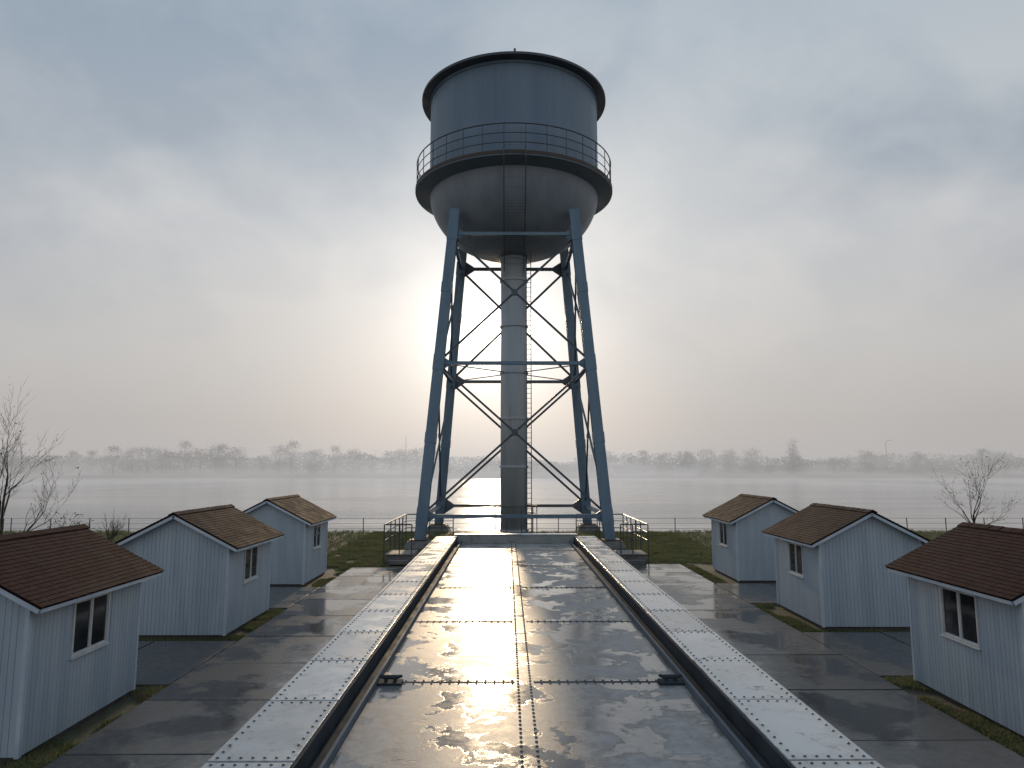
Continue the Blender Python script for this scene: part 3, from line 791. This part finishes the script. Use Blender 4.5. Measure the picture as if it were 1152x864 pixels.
# ------------------------------------------------------------------ far shore
def far_tree(seed,H,Wd,name='far_tree',pointed=False):
    rnd=random.Random(seed); t=thing(name,'x','tree')
    b=MB(); b.tube([(0,0,-1.5),(0,0,H*.4),(0,0,H*.7)],[H*.022,H*.015,H*.004],5)
    for _ in range(9):
        a=rnd.uniform(0,2*PI); z0=rnd.uniform(.25,.5)*H; r_=Wd*.35
        b.tube([(0,0,z0),(r_*.5*math.cos(a),r_*.5*math.sin(a),z0+H*.14),(r_*math.cos(a),r_*math.sin(a),z0+H*.26)],[H*.008,H*.005,H*.002],3)
    b.build('trunk',M['fartree'],t)
    b=MB()
    for _ in range(60):
        a=rnd.uniform(0,2*PI); zz=rnd.uniform(.06,.97)
        rr=(1-zz)*1.0 if pointed else math.sqrt(max(0,1-((zz-.50)/.50)**2))
        rr*=rnd.uniform(.2,1)*Wd*.5
        c=Vector((rr*math.cos(a),rr*math.sin(a),zz*H)); cs_=H*.07
        for _k in range(40):
            p=c+Vector((rnd.gauss(0,cs_),rnd.gauss(0,cs_),rnd.gauss(0,cs_*.8))); s_=rnd.uniform(.25,.6)
            u_=Vector((rnd.gauss(0,1),rnd.gauss(0,1),rnd.gauss(0,1))).normalized()*s_; v_=Vector((rnd.gauss(0,1),rnd.gauss(0,1),rnd.gauss(0,1))).normalized()*s_
            b.add([p,p+u_,p+v_],[(0,1,2)])
    b.build('crown',M['fartree'],t)
    return t
protos=[far_tree(1,16,12),far_tree(2,18,12),far_tree(3,15,14),far_tree(4,18,11)]
used=set()
rnd=random.Random(99)
def place(k,x,y,s,lab,grp):
    o=protos[k] if k not in used else copy_tree(protos[k]); used.add(k)
    o.location=(x,y,-.7); o.scale=(s*rnd.uniform(.95,1.35),s,s*rnd.uniform(.85,1.15)); o.rotation_euler=(0,0,rnd.uniform(0,6))
    o['label']=lab; o['group']=grp
x=-228
while x<-150:
    place(rnd.randrange(4),x,rnd.uniform(396,404),rnd.uniform(.85,1.12),'round hazy bare tree in the row on the far bank at left','far row of trees at left'); x+=rnd.uniform(6,9.5)
x=-148
while x<-30:
    place(rnd.randrange(4),x,rnd.uniform(400,430),rnd.uniform(.5,1.1),'hazy tree in the faint woodland edge left of the tower','far trees left of tower'); x+=rnd.uniform(5,12)
x=50
while x<300:
    hh=1.2 if 85<x<130 else .9
    place(rnd.randrange(4),x,rnd.uniform(398,435),hh*rnd.uniform(.5,1.05),'hazy tree in the faint woodland edge right of the tower','far trees right of tower'); x+=rnd.uniform(5,12)
x=-290
while x<-232:
    place(rnd.randrange(4),x,rnd.uniform(405,425),rnd.uniform(.5,.85),'hazy low tree on the far bank beyond the tall bare tree','far low trees at far left'); x+=rnd.uniform(8,13)
c_=far_tree(31,20,8,'far_conifer',True); c_.location=(166,398,.0); c_['label']='pointed dark tree rising above the far woodland on the right'
g=MB(); rnd=random.Random(5)
for i in range(95000):
    x=rnd.uniform(-420,480); y=rnd.uniform(420,475)
    o_=int((y-420)/18)*31.7
    hm=11+8*mnoise.noise(Vector((x*.014,o_,1)))+4*mnoise.noise(Vector((x*.06,o_,4)))+1.5*mnoise.noise(Vector((x*.22,o_,7)))
    if -40<x<45: hm*=.7
    zz=rnd.uniform(0,1)**.85*max(hm,1.5)-.6; s_=rnd.uniform(.3,.85); p=Vector((x,y,zz))
    u_=Vector((rnd.gauss(0,1),rnd.gauss(0,.4),rnd.gauss(0,1))).normalized()*s_; v_=Vector((rnd.gauss(0,1),rnd.gauss(0,.4),rnd.gauss(0,1))).normalized()*s_
    g.add([p-u_,p+v_,p+u_],[(0,1,2)])
tag(g.build('far_woodland',M['farwood']),'faint grey mass of woodland behind the far bank','woodland',kind='stuff')
def barn(x,y,L,h,lab):
    t=thing('far_barn',lab,'barn',(x,y,-.7))
    b=MB(); b.box(-L/2,L/2,-4,4,-.3,h); b.build('wall',M['barn'],t)
    b=MB(); b.add([(-L/2-.4,-4.5,h),(L/2+.4,-4.5,h),(L/2+.4,4.5,h),(-L/2-.4,4.5,h),(-L/2-.4,0,h+2.4),(L/2+.4,0,h+2.4)],[(0,1,5,4),(2,3,4,5),(0,4,3),(1,2,5),(3,2,1,0)]); b.build('roof',M['barn'],t)
barn(72,400,20,3.6,'hazy long low barn across the river, right of the tower')
barn(104,402,12,4.0,'hazy shorter barn among trees on the far bank')
t=thing('radio_mast','thin hazy mast on the far bank left of the tower','mast',(-59,398,-.8)); b=MB(); b.tube([(0,0,0),(0,0,23)],[.28,.14],6); b.build('pole',M['farmetal'],t)
b=MB(); b.bar((-.8,0,17),(.8,0,17),.12,.12); b.build('crossarm',M['farmetal'],t)
t=thing('street_lamp','hazy street lamp pole on the far bank at right','street lamp',(220,397,-.8)); b=MB(); b.tube([(0,0,0),(0,0,19),(.6,0,20),(2.4,0,20.4)],[.25,.18,.16,.14],6); b.build('pole',M['farmetal'],t)
b=MB(); b.box(2.0,3.6,-.25,.25,20.25,20.6); b.build('lamp_head',M['farmetal'],t)
